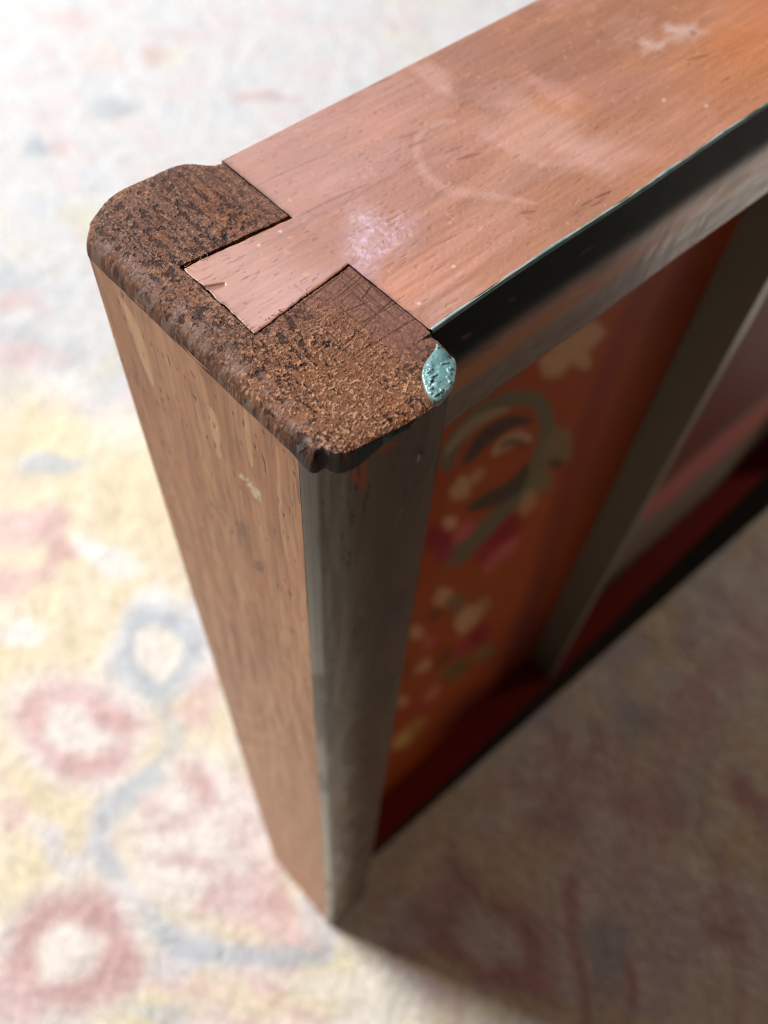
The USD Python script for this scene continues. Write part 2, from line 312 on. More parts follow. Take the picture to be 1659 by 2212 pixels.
def side_body():
    # left face as a fine sheet (grain, dents), other faces plain
    ys = np.linspace(YF + FS, YB - 0.045, 230)
    zs = np.r_[np.linspace(ZC + .01, -3.0, 420), np.linspace(-3.03, -H, 330)]
    Y, Z = np.meshgrid(ys, zs, indexing='ij')
    P = np.stack([np.zeros(Y.size), Y.ravel(), Z.ravel()], 1)
    uv = img(P)
    g = fbm(P, (1, 9, 0.55), 4, 21)
    cath = np.abs(Y.ravel() - 0.42 + 0.12 * (fbm(P, (1, 2, .5), 3, 22) - 0.5)) * 7.5 + 0.55 * (Z.ravel() + 4.2) * 0.9
    band = 0.5 + 0.5 * np.sin(6.0 * cath + 9 * (fbm(P, (1, 3, .4), 3, 23) - 0.5))
    col = np.tile(lin(170, 112, 68), (len(P), 1))
    lay(col, sst(0.40, 0.66, g) * 0.8, lin(188, 132, 86))
    lay(col, sst(-1.0, -4.5, Z.ravel()) * 0.6, lin(194, 146, 108))  # paler towards the floor: rug bounce light put into the wood colour
    lay(col, sst(0.62, 0.95, band) * sst(-1.2, -3.0, Z.ravel()) * 0.40, lin(196, 158, 126))
    lay(col, (1 - sst(0.0, 0.16, band)) * sst(-0.8, -2.5, Z.ravel()) * 0.28, lin(120, 82, 58))
    fine = fbm(P, (1, 60, 3.0), 2, 24)
    lay(col, sst(0.58, 0.72, fine) * 0.45, lin(118, 78, 52)); lay(col, sst(0.55, 0.70, fbm(P, (1, 30, 1.4), 3, 28)) * 0.35, lin(204, 158, 118))
    pores = fbm(P, (1, 95, 16), 2, 25)
    lay(col, sst(0.76, 0.86, pores) * 0.22 * sst(-3.4, -0.8, Z.ravel()), lin(108, 72, 50))
    grime = fbm(P, (1, 14, 10), 4, 26)
    lay(col, sst(0.52, 0.72, grime) * 0.25, lin(118, 82, 56))
    pale, cream = lin(208, 164, 116), lin(206, 186, 160)
    for pts, w, a in (([(266, 655), (288, 700), (312, 770), (330, 835)], 8, .75), ([(282, 690), (300, 740), (322, 810)], 9, .6), ([(256, 640), (268, 660), (282, 720)], 5, .5),
                      ([(455, 880), (463, 915), (472, 965)], 8, .7), ([(470, 965), (476, 990)], 5, .5), ([(528, 868), (534, 930), (545, 1010)], 6, .7), ([(596, 960), (600, 1000), (606, 1100), (624, 1210)], 4, .6),
                      ([(470, 1100), (492, 1130), (488, 1165), (505, 1240), (520, 1330)], 6, .55), ([(505, 1240), (530, 1300)], 6, .45), ([(560, 1130), (580, 1230), (590, 1290)], 4, .5),
                      ([(440, 1225), (470, 1290), (500, 1350)], 6, .5), ([(575, 1420), (590, 1500), (570, 1545), (505, 1530)], 7, .6), ([(520, 1560), (570, 1590), (620, 1560), (622, 1500)], 7, .6), ([(500, 1590), (560, 1622), (600, 1615)], 6, .5),
                      ([(640, 1330), (648, 1420), (640, 1520)], 5, .5), ([(600, 1050), (630, 1160), (650, 1260), (655, 1330)], 4, .45), ([(660, 1110), (668, 1250)], 5, .35)):
        stroke(col, uv, pts, w, pale, a * (1.15 if pts[0][1] < 1000 else .6), .6 if pts[0][1] < 1000 else .9, True)
    fig = 0.5 + 0.5 * np.sin(2 * math.pi * (3.2 * Y.ravel() + 1.6 * (fbm(P, (1, 2.2, .4), 3, 29) - .5) * 2))
    lay(col, sst(.86, 1.0, fig) * sst(.45, .6, fbm(P, (1, 4, .8), 3, 30)) * .28, lin(206, 164, 122)); lay(col, sst(.30, .0, fig) * .10, lin(128, 82, 56))
    for cx, cy, rx, ry, an in ((555, 1068, 13, 8, 60), (540, 1048, 7, 5, 40), (522, 1030, 7, 4, 50), (534, 1036, 4, 3, 0), (548, 1056, 4, 3, 0)):
        blob(col, uv, cx, cy, rx, ry, an, cream, .95, .25, .35, cx)
    for pts, w, a in (([(555, 1210), (562, 1235)], 9, .6), ([(520, 1130), (526, 1160)], 8, .45), ([(640, 1020), (648, 1090)], 3, .8), ([(655, 1050), (660, 1120)], 3, .8), ([(632, 985), (640, 1020)], 3, .7), ([(500, 1340), (515, 1400), (520, 1440)], 6, .35)):
        stroke(col, uv, pts, w, lin(92, 60, 44), a, .6, True)
    P[:, 0] += 0.006 * (fbm(P, (1, 7, 2), 3, 27) - 0.5) + 0.002 * sst(0.76, 0.86, pores)
    nx, ny = Y.shape
    V, F, C = [P], [grid_faces(nx, ny, 0, True)], [col]
    o = len(P)
    # the remaining faces
    bx, bf = box_arrays((0.018, YF + 0.09, -H), (T, YB - 0.018, ZC + 0.001))
    V.append(bx); F.append(bf + o); C.append(np.tile(lin(120, 80, 54), (8, 1))); o += 8
    # rounded back arris
    k = 11; zz = np.array([ZC + .01, -H]); a = np.radians(np.linspace(180, 90, k))
    A = np.stack([0.045 + 0.045 * np.cos(a), YB - 0.045 + 0.045 * np.sin(a)], 1)
    R = np.array([[p[0], p[1], z] for p in A for z in zz])
    V.append(R); F.append(grid_faces(k, 2, o)); C.append(np.tile(lin(150, 106, 74), (len(R), 1)))
    return np.vstack(V), np.vstack(F), np.vstack(C)
v, f, c = side_body()
thing(B + 'side_board')
put(B + 'side_board/outer_face', v, f, M_side, c)

# end grain: a worn, porous cap with a socket for the tail
cap_px = [(182, 478), (203, 448), (235, 414), (320, 372), (400, 343), (443, 345), (480, 350), (560, 410), (635, 470), (755, 574), (850, 646), (937, 716), (984, 768), (984, 808), (962, 862), (905, 906), (860, 930), (800, 960), (722, 984),
          (690, 966), (640, 908), (540, 806), (420, 684), (300, 580), (215, 512)]
cap = np.array([unimg(p, 2, 0.0)[:2] for p in cap_px])
def end_cap():
    from shapely import Polygon, Point, distance, points, contains, line_locate_point, line_interpolate_point
    inner = Polygon(smooth_line(np.vstack([cap, cap[:1]]), 5)).buffer(-0.012)
    # body outline, sharp at the front left, rounder at the back
    out = Polygon(round_rect(-0.002, T + 0.001, YF - 0.004, YB + 0.003, (0.10, 0.03, 0.05, 0.018), 8)).union(inner.buffer(0.004)).intersection(Polygon([(-1, -1), (T - .003, -1), (T - .003, 3), (-1, 3)]))
    inner = inner.union(Polygon([(T - .15, .02), (T + .05, .02), (T + .05, .985), (T - .15, .985)]))
    gx = np.linspace(-0.08, T + 0.002, 400); gy = np.linspace(YF - 0.09, YB + 0.10, 760)
    X, Y = np.meshgrid(gx, gy, indexing='ij')
    pts = points(X.ravel(), Y.ravel())
    di, do = distance(inner, pts), distance(out, pts)
    ring_i = distance(inner.exterior, pts); db = distance(out.exterior, pts)
    inside = do <= 0
    t = np.where(di <= 0, 0, di / np.maximum(di + db, 1e-6)); t = np.where(inside, t, 1.0)
    P = np.stack([X.ravel(), Y.ravel(), np.zeros(X.size)], 1)
    q = np.flatnonzero(~inside)
    near = line_interpolate_point(out.exterior, line_locate_point(out.exterior, pts[q]))
    from shapely import get_x, get_y
    P[q, 0], P[q, 1] = get_x(near), get_y(near)
    edge_in = np.where(di <= 0, ring_i, 0)
    flush = (P[:, 0] > T - .12) & (P[:, 1] > .0) & (P[:, 1] < .99)
    z = np.where(flush, 0, -0.010 * np.exp(-edge_in / 0.02)) - (0.085 - .06 * (P[:, 1] < .02) * sst(.10, .22, P[:, 0])) * (1 - np.sqrt(np.maximum(1 - t * t, 0)))
    x, y = P[:, 0], P[:, 1]
    uv = img(P)
    # pores: short dark pits strung along the growth rings
    lo = fbm(P, (4, 3, 1), 3, 31)
    warp = 0.03 * (fbm(P, (6, 6, 1), 3, 32) - 0.5)
    Q = P.copy(); Q[:, 0] += warp; Q[:, 1] += warp
    p1 = fbm(Q, (96, 48, 1), 2, 33); p2 = fbm(Q, (190, 140, 1), 2, 34)
    rows = 0.5 + 0.5 * np.sin(2 * math.pi * Q[:, 0] * 21)
    smoothz = sst(0.24, 0.40, x) * (1 - sst(0.40, 0.56, y)) * sst(YF, 0.05, y) + 0.35 * sst(0.40, 0.52, x) * sst(.6, .7, y)   # the sawn, smoother inner third
    fuzzy = (1 - sst(0.36, 0.46, x)) * (1 - sst(0.18, 0.36, y))                                 # raised orange fibres at the front
    pore = sst(0.60, 0.70, p1 + 0.20 * (rows - 0.5) * sst(.55, .7, y) + 0.32 * (lo - 0.5)) * (1 - 0.8 * smoothz)
    pore2 = sst(0.60, 0.72, p2 + 0.1 * (lo - .5)) * (1 - 0.6 * smoothz)
    fib = sst(0.56, 0.70, fbm(Q, (130, 170, 1), 2, 35))
    col = np.tile(lin(104, 69, 51), (len(P), 1))
    lay(col, sst(0.40, 0.62, lo) * 0.6, lin(124, 86, 67)); lay(col, sst(.5, .66, fbm(P, (7, 9, 1), 4, 45)) * .5, lin(92, 56, 40))
    lay(col, smoothz * 0.7, lin(132, 90, 74))
    lay(col, fuzzy * 0.6, lin(138, 90, 56))
    lay(col, fib * (0.35 + 0.35 * fuzzy) * (1 - 0.7 * smoothz), lin(198, 154, 118))
    lay(col, sst(0.55, 0.75, fbm(P, (11, 11, 1), 3, 37)) * 0.3 * (1 - smoothz), lin(150, 90, 46))
    lay(col, np.maximum(pore * 0.85, pore2 * 0.5), lin(46, 26, 17))
    # saw marks across the smooth third
    saw = np.zeros(len(P))
    for k in range(16):
        a0 = rng.uniform(0.02, 0.36); s0, s1 = sorted(rng.uniform(0.30, 0.56, 2))
        d, s = seg_dist(P[:, :2], [(s0, a0), (s1 + .05, a0 + rng.uniform(-.02, .05))]); saw = np.maximum(saw, (1 - sst(.002, .0055, d)) * rng.uniform(.3, .8))
    for k in range(9):
        xx = 0.36 + 0.022 * k + rng.uniform(-.006, .006); y0 = rng.uniform(-.06, .2)
        d, s = seg_dist(P[:, :2], [(xx, y0), (xx + rng.uniform(-.01, .02), y0 + rng.uniform(.08, .25))]); saw = np.maximum(saw, (1 - sst(.0015, .0045, d)) * rng.uniform(.3, .9))
    lay(col, saw * 0.55, lin(66, 40, 32))
    # ring lines near the back shoulder
    ringl = 0.5 + 0.5 * np.sin(2 * math.pi * (Q[:, 0] * 30 + 0.8 * lo))
    lay(col, sst(.70, 1, ringl) * (1 - .8 * fuzzy) * sst(.42, .6, fbm(P, (5, 3, 1), 3, 46)) * 0.5, lin(66, 42, 31))
    for x0, y0, L_, w_ in ((.10, .74, .26, .004), (.22, .80, .20, .003), (.33, .72, .22, .003), (.44, .75, .14, .0025), (.06, .30, .30, .003), (.30, .10, .16, .0025)):
        d, s = seg_dist(P[:, :2], smooth_line([(x0, y0), (x0 + .012, y0 + L_ * .5), (x0 + .004, y0 + L_)])); lay(col, (1 - sst(.3, 1, d / (w_ * (.3 + 1.4 * s * (1 - s) * 2)))) * .8, lin(36, 20, 14))
    # one knot hole and a deep pit
    for cx, cy, r in ((705, 742, 7), (484, 512, 6), (842, 905, 5), (560, 700, 4)):
        blob(col, uv, cx, cy, r * 1.4, r, 20, lin(18, 10, 8), 1, .3, .3, cx)
    # dusty worn rim, teal paint on the front rim
    rimm = np.clip(sst(0.03, 0.0, edge_in) * 0.6 + (t > 0) * 0.4, 0, 1)
    left = 1 - sst(0.05, 0.16, x)
    dust = fbm(P, (40, 40, 1), 3, 38)
    lay(col, rimm * (0.2 + 0.35 * left) * sst(.45, .65, dust), lin(140, 116, 106))
    lay(col, sst(.55, 1, t) * 0.5, lin(76, 54, 44))
    lay(col, sst(.3, .9, t) * sst(.5, .65, dust) * .4, lin(130, 108, 94))
    front = (1 - sst(YF + 0.035, YF + 0.085, y + 0.03 * (dust - .5) - 0.30 * sst(.40, .6, x))) * sst(.02, .10, t)
    lay(col, front * sst(0.02, .12, x) * 0.95, lin(30, 58, 58))
    lay(col, front * sst(.60, .70, dust) * .4, lin(96, 140, 136))
    darkc = 1 - sst(.05, .20, np.hypot(x, y - YF)); lay(col, darkc * sst(.25, .6, t) * .75, lin(44, 31, 26))
    hgt = (p1 - 0.5) * 0.0014 * (1 - .7 * smoothz) - 0.0018 * pore - 0.0010 * pore2 + 0.0014 * fib * (fuzzy * .8 + .2) - 0.0016 * saw + 0.006 * (lo - .5)
    z = z + hgt * (1 - 0.35 * sst(.6, 1, t))
    P[:, 0] += np.where(inside, 0, 0.005 * (fbm(P, (25, 25, 1), 3, 39) - .5)); P[:, 1] += np.where(inside, 0, 0.006 * (fbm(P, (25, 25, 1), 3, 40) - .5))
    z = np.where(inside, z, ZC + .06 * (y < .02) * sst(.10, .22, x) - 0.002 - 0.008 * fbm(P, (16, 16, 1), 3, 41))
    z = np.where(~inside & (np.hypot(x, y - YF) < .12), z - 0.004 * (1 - sst(0, .12, np.hypot(x, y - YF))), z)
    # the socket
    s = np.clip((x - TX0) / (T - TX0), 0, 1)
    yb, yf = TB0 + (TB1 - TB0) * s, TF0 + (TF1 - TF0) * s
    rag = 0.006 * (fbm(P, (60, 60, 1), 3, 42) - 0.5)
    sock = (x > TX0 - 0.001 + rag) & (y < yb + 0.006 + rag) & (y > yf - 0.004 - rag)
    z = np.where(sock, -0.12, z); lay(col, sock * .8, lin(30, 18, 12))
    # a proud lip of torn fibres along the end of the tail
    d, ss = seg_dist(P[:, :2], [(TX0 - .016, TF0 + .02), (TX0 - .014, TB0 - .10)])
    lipm = (1 - sst(.004, .016, d)); z = z + np.where(sock, 0, lipm * .003); lay(col, np.where(sock, 0, lipm * .55 * sst(.4, .6, dust)), lin(186, 136, 100))
    P[:, 2] = z
    F = grid_faces(*X.shape)
    allout = (~inside)[F].all(1)
    F = F[~allout]
    used = np.unique(F); mp = np.full(len(P), -1); mp[used] = np.arange(len(used))
    return P[used], mp[F], col[used]
v, f, c = end_cap()
put(B + 'side_board/end_grain', v, f, M_end, c)

# the painted front of the side board
def side_front():
    # convex strip across x (0..T), long in z
    a = np.linspace(0, 1, 60); zs = np.r_[np.linspace(-.026, -2.5, 260), np.linspace(-2.52, -H, 160)]
    A, Z = np.meshgrid(a, zs, indexing='ij')
    P = np.stack([A.ravel() * T, np.zeros(A.size), Z.ravel()], 1)
    x = A.ravel() * T
    yy = strip_profile(x)
    P[:, 1] = YF + yy + 0.0012 * (fbm(P, (8, 1, 1.2), 3, 51) - .5) + 0.0016 * (fbm(P, (50, 1, 3), 2, 52) - .5)
    uv = img(P)
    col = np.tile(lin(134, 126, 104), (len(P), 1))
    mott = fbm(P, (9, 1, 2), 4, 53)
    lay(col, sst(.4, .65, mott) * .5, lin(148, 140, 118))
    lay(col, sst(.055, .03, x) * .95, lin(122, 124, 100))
    lay(col, sst(.16, .34, x + .008 * (mott - .5)) * .85, lin(66, 52, 42)); lay(col, sst(-4.5, -.4, Z.ravel()) * .72, lin(64, 56, 48))  # darker upwards: the rug's bounce near the floor, put into the paint colour
    nick = fbm(P, (70, 1, 12), 2, 54)
    lay(col, sst(.72, .80, nick) * (1 - sst(.3, .4, x)) * .8, lin(24, 20, 18))
    for pts, w in (([(712, 1015), (716, 1060), (720, 1110)], 3), ([(735, 1060), (738, 1085)], 2.5), ([(757, 1000), (757, 1065)], 2.5), ([(753, 1190), (756, 1200)], 4)):
        stroke(col, uv, pts, w, lin(18, 15, 14), .8, .5, True)
    # bare orange wood where the paint has come off under the rim
    blob(col, uv, 779, 1018, 17, 40, 4, lin(150, 74, 34), .95, .25, .3, 3)
    stroke(col, uv, [(790, 985), (830, 968), (862, 955)], 9, lin(126, 58, 34), .8, .5, True)
    stroke(col, uv, [(775, 985), (776, 1030)], 2.5, lin(40, 18, 10), .9, .5)
    stroke(col, uv, [(905, 965), (912, 985)], 6, lin(12, 10, 10), .95, .4, True); stroke(col, uv, [(906, 985), (903, 996)], 2.5, lin(170, 160, 165), .8, .4)
    stroke(col, uv, [(868, 1100), (850, 1135)], 1.8, lin(120, 108, 92), .6, .4)
    wear = sst(.45, .7, mott) * .5
    nx, ny = A.shape
    back = P.copy(); back[:, 1] = YF + 0.06
    V = np.vstack([P, back[[0, ny - 1, (nx - 1) * ny, nx * ny - 1]]])
    F = grid_faces(nx, ny, 0, False)
    idx = np.arange(nx * ny).reshape(nx, ny); o = nx * ny
    F2 = [[idx[-1, j], idx[-1, j + 1], o + 2] for j in range(ny - 1)] + [[o + 2, idx[-1, -1], o + 3]]
    V = np.vstack([P, back[[0, ny - 1, (nx - 1) * ny, nx * ny - 1]]])
    return V, np.vstack([F[:, ::-1], np.array(F2)]), np.vstack([col, np.tile(lin(40, 34, 30), (4, 1))]), np.r_[wear, np.zeros(4)]
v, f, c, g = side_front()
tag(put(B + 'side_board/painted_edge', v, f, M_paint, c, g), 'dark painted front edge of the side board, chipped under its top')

# blob of teal paint on the front right corner of the end grain
def paint_patch():
    px = [(944, 740), (962, 752), (982, 768), (985, 800), (978, 830), (962, 852), (944, 868), (930, 860), (918, 838), (912, 812), (916, 790), (930, 768)]
    q = np.array([unimg(p, 2, 0.004)[:2] for p in px]); cen = q.mean(0)
    from shapely import Polygon, points, distance, contains
    poly = Polygon(smooth_line(np.vstack([q, q[:1]]), 4)).buffer(.001)
    x0, y0, x1, y1 = poly.bounds
    gx, gy = np.linspace(x0 - .002, x1 + .002, 110), np.linspace(y0 - .002, y1 + .002, 150)
    X, Y = np.meshgrid(gx, gy, indexing='ij'); pts = points(X.ravel(), Y.ravel())
    d = distance(poly.exterior, pts); ins = contains(poly, pts)
    P = np.stack([X.ravel(), Y.ravel(), np.zeros(X.size)], 1)
    rel = 0.006 * (fbm(P, (40, 40, 1), 3, 61) - .5)
    for k in range(22):
        cx, cy = rng.uniform(x0, x1), rng.uniform(y0, y1); dd, s = seg_dist(P[:, :2], [(cx, cy), (cx + rng.uniform(-.03, .03), cy + rng.uniform(-.03, .03))])
        rel += rng.choice([.002, .004, .006]) * (1 - sst(.002, .006, dd))
    for k in range(14):
        cx, cy = rng.uniform(x0, x1), rng.uniform(y0, y1); dd = np.hypot(P[:, 0] - cx, P[:, 1] - cy); rel += .006 * (1 - sst(.003, .008, dd))
    # follows the rounded corner of the cap
    over = np.clip(-(P[:, 1] - 0.03) / 0.13, 0, 1) * np.clip((P[:, 0] - .40) / .14, 0, 1)
    P[:, 2] = np.where(ins, 0.006 - 0.026 * over ** 2 + 0.005 * (1 - np.exp(-d / .010)) + .55 * rel * sst(0, .01, d), -0.014)
    col = np.tile(lin(108, 150, 146), (len(P), 1))
    lay(col, sst(.45, .65, fbm(P, (30, 30, 1), 3, 62)) * .6, lin(98, 134, 126)); lay(col, (1 - sst(.002, .008, d)) * .45, lin(150, 160, 150))
    lay(col, sst(.6, .7, fbm(P, (55, 55, 1), 2, 63)) * .35, lin(150, 172, 166))
    F = grid_faces(*X.shape); F = F[ins[F].any(1)]
    u = np.unique(F); mp = np.full(len(P), -1); mp[u] = np.arange(len(u))
    return P[u], mp[F], col[u]
v, f, c = paint_patch()
tag(put(B + 'side_board/paint_patch', v, f, M_teal, c), 'thick teal paint left on the corner')

# torn fibres standing up from the end grain
def fibres():
    cv, pts, wd = [], [], []
    def hair(x, y, L, w):
        a = rng.uniform(0, 2 * math.pi); n = 6; z = 0.0
        p = np.array([x, y, z]); d = np.array([math.cos(a), math.sin(a), rng.uniform(.2, 1.2)])
        for k in range(n):
            pts.append(W(p)); p = p + d / np.linalg.norm(d) * L / n; d = d + rng.normal(0, .55, 3)
            wd.append(w * S * (1 - .7 * k / n))
        cv.append(n)
    for k in range(480): hair(rng.uniform(.04, .40), rng.uniform(-.07, .36), rng.uniform(.008, .028), rng.uniform(.0012, .0024))
    for k in range(220): hair(rng.uniform(.01, .15), rng.uniform(.1, .98), rng.uniform(.010, .03), rng.uniform(.0012, .0022))
    for k in range(160): hair(rng.uniform(.10, .40), rng.uniform(.70, .98), rng.uniform(.008, .02), .0014)
    for k in range(14): hair(rng.uniform(.14, .24), rng.uniform(.66, .72), rng.uniform(.03, .06), .0016)
    for k in range(50): hair(rng.uniform(0, .4), YF + rng.uniform(.0, .03), rng.uniform(.015, .03), .0014)
    b = UsdGeom.BasisCurves.Define(stage, '/World/' + B + 'side_board/fibres')
    b.CreateTypeAttr('linear'); b.CreateCurveVertexCountsAttr(cv); b.CreatePointsAttr([Gf.Vec3f(*map(float, p)) for p in pts]); b.CreateWidthsAttr(wd); b.SetWidthsInterpolation('vertex')
    mt = usdkit.material(stage, '/World/Looks/fibre', {'p': ('principled_bsdf', {'base_color': tuple(lin(178, 138, 106)), 'roughness': .7})}, [], surface='p.BSDF')
    UsdShade.MaterialBindingAPI.Apply(b.GetPrim()).Bind(mt)
    tag(b.GetPrim(), kind='stuff')
fibres()

# ---- the top board with its tail
def front_y(x):   # the front edge is not quite straight
    return 0.012 + 0.003 * np.sin(2.1 * x - .4) - 0.003 * np.sin(5.3 * x)
def top_board():
    def colour(P, tail):
        uv = img(P); x, y = P[:, 0], P[:, 1]
        g = fbm(P, (0.7, 9, 1), 4, 71); g2 = fbm(P, (2.2, 34, 1), 3, 72); cl = fbm(P, (2.4, 3.2, 1), 4, 73)
        col = np.tile(lin(174, 120, 86), (len(P), 1))
        lay(col, sst(.40, .66, g) * .55, lin(180, 126, 94)); lay(col, sst(.45, .62, cl) * .65, lin(158, 110, 84)); lay(col, sst(.50, .66, fbm(P, (1.7, 4.5, 1), 4, 83)) * .5, lin(192, 134, 98)); lay(col, sst(.52, .60, fbm(P, (3.2, 6, 1), 4, 85)) * .30, lin(196, 150, 130))
        lay(col, sst(.50, .66, g2) * .20, lin(154, 102, 78)); lay(col, sst(.55, .70, fbm(P, (4, 90, 1), 2, 84)) * .12, lin(150, 98, 76))
        # paler, freshly worn tail
        lay(col, sst(.54, .26, x) * .6, lin(204, 158, 138))
        lay(col, sst(.52, .58, x) * sst(1.4, .8, x) * sst(.58, .7, y) * .35, lin(198, 150, 128))
        # fine dark pores along the grain
        p = fbm(P, (26, 110, 1), 2, 74)
        lay(col, sst(.76, .86, p) * .22, lin(140, 90, 68))
        p = fbm(P, (50, 60, 1), 2, 75); lay(col, sst(.78, .86, p) * .4, lin(140, 86, 62))
        p = fbm(P, (44, 60, 1), 2, 76); lay(col, sst(.78, .88, p) * .35, lin(220, 166, 124))
        amber = lin(206, 118, 48)
        blob(col, uv, 1640, 60, 110, 110, 20, amber, .42, .9, .2, 1); blob(col, uv, 1600, 170, 160, 70, -25, lin(196, 130, 88), .2, .8, .2, 2)
        blob(col, uv, 1420, 330, 240, 60, -28, lin(190, 130, 98), .3, .8, .2, 3); blob(col, uv, 1170, 240, 90, 40, -20, lin(190, 128, 80), .45, .7, .3, 4); blob(col, uv, 860, 640, 70, 40, -25, lin(206, 132, 84), .5, .7, .3, 5)
        blob(col, uv, 960, 560, 130, 60, -25, lin(200, 132, 94), .4, .8, .3, 6); blob(col, uv, 900, 330, 120, 40, -20, lin(168, 118, 98), .4, .8, .3, 7)
        # old bleached tide marks
        veil = lin(206, 160, 142)
        stroke(col, uv, [(925, 275), (902, 305), (905, 345), (930, 385), (965, 408), (1030, 418), (1120, 432), (1160, 440)], 10, veil, .42, 1.0, True)
        stroke(col, uv, [(925, 275), (960, 262), (985, 260)], 6, veil, .5, .7, True)
        d, s = seg_dist(uv, smooth_line([(1045, 290), (1100, 320), (1150, 345), (1230, 350), (1310, 362)])); lay(col, (1 - sst(3, 14, d)) * .28, veil)
        blob(col, uv, 1160, 285, 120, 55, 12, veil, .45, .5, .3, 8); blob(col, uv, 1290, 330, 90, 34, 6, veil, .4, .6, .3, 9)
        blob(col, uv, 1200, 200, 60, 22, 30, lin(202, 150, 130), .5, .5, .3, 10); blob(col, uv, 935, 165, 50, 22, 35, veil, .5, .6, .3, 11); blob(col, uv, 830, 260, 60, 30, -20, lin(200, 140, 110), .5, .7, .3, 12)
        blob(col, uv, 1330, 190, 120, 40, 0, lin(170, 120, 106), .4, .7, .3, 13)
        # the white scuffs
        w = lin(216, 190, 176)
        for cx, cy, rx, ry, an in ((1475, 72, 36, 16, -12), (1450, 62, 20, 8, 15), (1492, 66, 18, 14, 0), (1405, 100, 20, 13, -15), (1390, 90, 12, 7, 10), (1425, 98, 14, 7, -20)):
            blob(col, uv, cx, cy, rx, ry, an, lin(206, 176, 160), .5, .7, .4, cx)
        blob(col, uv, 1498, 72, 9, 7, 0, lin(170, 120, 96), .8, .3, .3, 1)
        # darker grain strokes
        rr = np.random.default_rng(5)
        for k in range(46):
            x0, y0 = rr.uniform(.6, 2.6), rr.uniform(.05, .97); L = rr.uniform(.02, .07); sl = rr.uniform(-.12, .12)
            near = (np.abs(x - x0) < .12) & (np.abs(y - y0) < .05)
            if near.any():
                sub = col[near]; stroke(sub, P[near][:, :2], [(x0, y0), (x0 + L, y0 + sl * L)], rr.uniform(.0018, .0036), lin(112, 64, 46), rr.uniform(.25, .55), .9, True); col[near] = sub
        for pts, wd_, a in (([(1254, 445), (1282, 430)], 2.0, .8), ([(1284, 428), (1322, 412)], 2.6, .9), ([(1272, 447), (1306, 432)], 1.8, .75), ([(1236, 466), (1264, 446)], 1.6, .6), ([(1290, 436), (1312, 424)], 1.4, .6), ([(940, 530), (1000, 500)], 2.5, .35),
                            ([(640, 470), (720, 430), (800, 395)], 2.6, .6), ([(560, 400), (640, 360), (720, 330)], 2.2, .4), ([(860, 300), (905, 282)], 3, .6), ([(880, 318), (920, 300)], 3, .6), ([(780, 190), (850, 165)], 3, .6),
                            ([(960, 330), (1000, 315)], 3, .6), ([(985, 345), (1040, 330)], 3, .6), ([(730, 520), (900, 445)], 2.2, .4), ([(1120, 460), (1160, 455)], 3.5, .6), ([(1480, 130), (1530, 118)], 3.5, .6)):
            stroke(col, uv, pts, wd_, lin(108, 60, 44), a * .75, .8, True)
        for cx, cy in ((1434, 216), (1526, 228), (1230, 510), (980, 575), (905, 655), (560, 530), (605, 500)):
            blob(col, uv, cx, cy, 4, 3, 0, lin(228, 190, 160), .8, .8, .2, cx)
        # splinter torn out of the tail's end
        if tail:
            stroke(col, uv, [(441, 624), (470, 618), (488, 612)], 6, lin(128, 72, 52), .8, .8, True)
            lay(col, (1 - sst(0.0, .014, x - TX0 + .012 * (fbm(P, (1, 40, 1), 2, 79) - .5))) * .5, lin(176, 116, 88))
        # gloss: a polished patch by the joint
        wear = np.zeros((len(P), 3))
        blob(wear, uv, 815, 515, 80, 62, -30, (1, 1, 1), 1, .5, .35, 4)
        blob(wear, uv, 700, 600, 120, 26, -32, (1, 1, 1), .25, .6, .2, 5)
        return col, wear[:, 0] * (0.55 + .9 * (fbm(P, (60, 60, 1), 3, 77) - .3))
    def relief(P):
        p = fbm(P, (26, 110, 1), 2, 74); g = fbm(P, (2, 20, 1), 3, 78)
        return 0.003 * (g - .5) - 0.0006 * sst(.74, .84, p) + 0.0005 * (fbm(P, (70, 90, 1), 2, 80) - .5)
    V, F, C, G = [], [], [], []; o = 0
    def add(P, Fc, col, gl):
        nonlocal o
        V.append(P); F.append(Fc + o); C.append(col); G.append(gl); o += len(P)
    # tail
    nx, ny = 260, 200
    s, u = np.meshgrid(np.linspace(0, 1, nx), np.linspace(0, 1, ny), indexing='ij'); s, u = s.ravel(), u.ravel()
    x = TX0 + .004 + (T - TX0 - .004) * s
    yb, yf = TB0 + (TB1 - TB0) * s - .006, TF0 + (TF1 - TF0) * s + .004
    yf = yf + .007 * (fbm(np.stack([x, 0 * x, 0 * x], 1), (26, 1, 1), 3, 86) - .5); yb = yb + .007 * (fbm(np.stack([x, 0 * x, 0 * x], 1), (26, 1, 1), 3, 87) - .5)
    y = yf + (yb - yf) * u
    P = np.stack([x, y, np.zeros_like(x)], 1)
    P[:, 0] += np.where(s < .02, 0.010 * (fbm(P, (1, 30, 1), 3, 81) - .5), 0)
    col, gl = colour(P, True)
    e = np.minimum(np.minimum(y - yf, yb - y), (x - TX0 - .004))
    lay(col, np.exp(-e / .006) * sst(.40, .62, fbm(P, (30, 30, 1), 3, 88)) * .75, lin(86, 50, 36))
    z = relief(P) - 0.0015 * np.exp(-e / .003) - 0.002
    uv = img(P); d, _ = seg_dist(uv, [(440, 622), (468, 617), (484, 614)]); z -= .003 * (1 - sst(1, 6, d))
    P[:, 2] = z + .002
    add(P, grid_faces(nx, ny), col, gl)
    # the sides of the tail
    idx = np.arange(nx * ny).reshape(nx, ny)
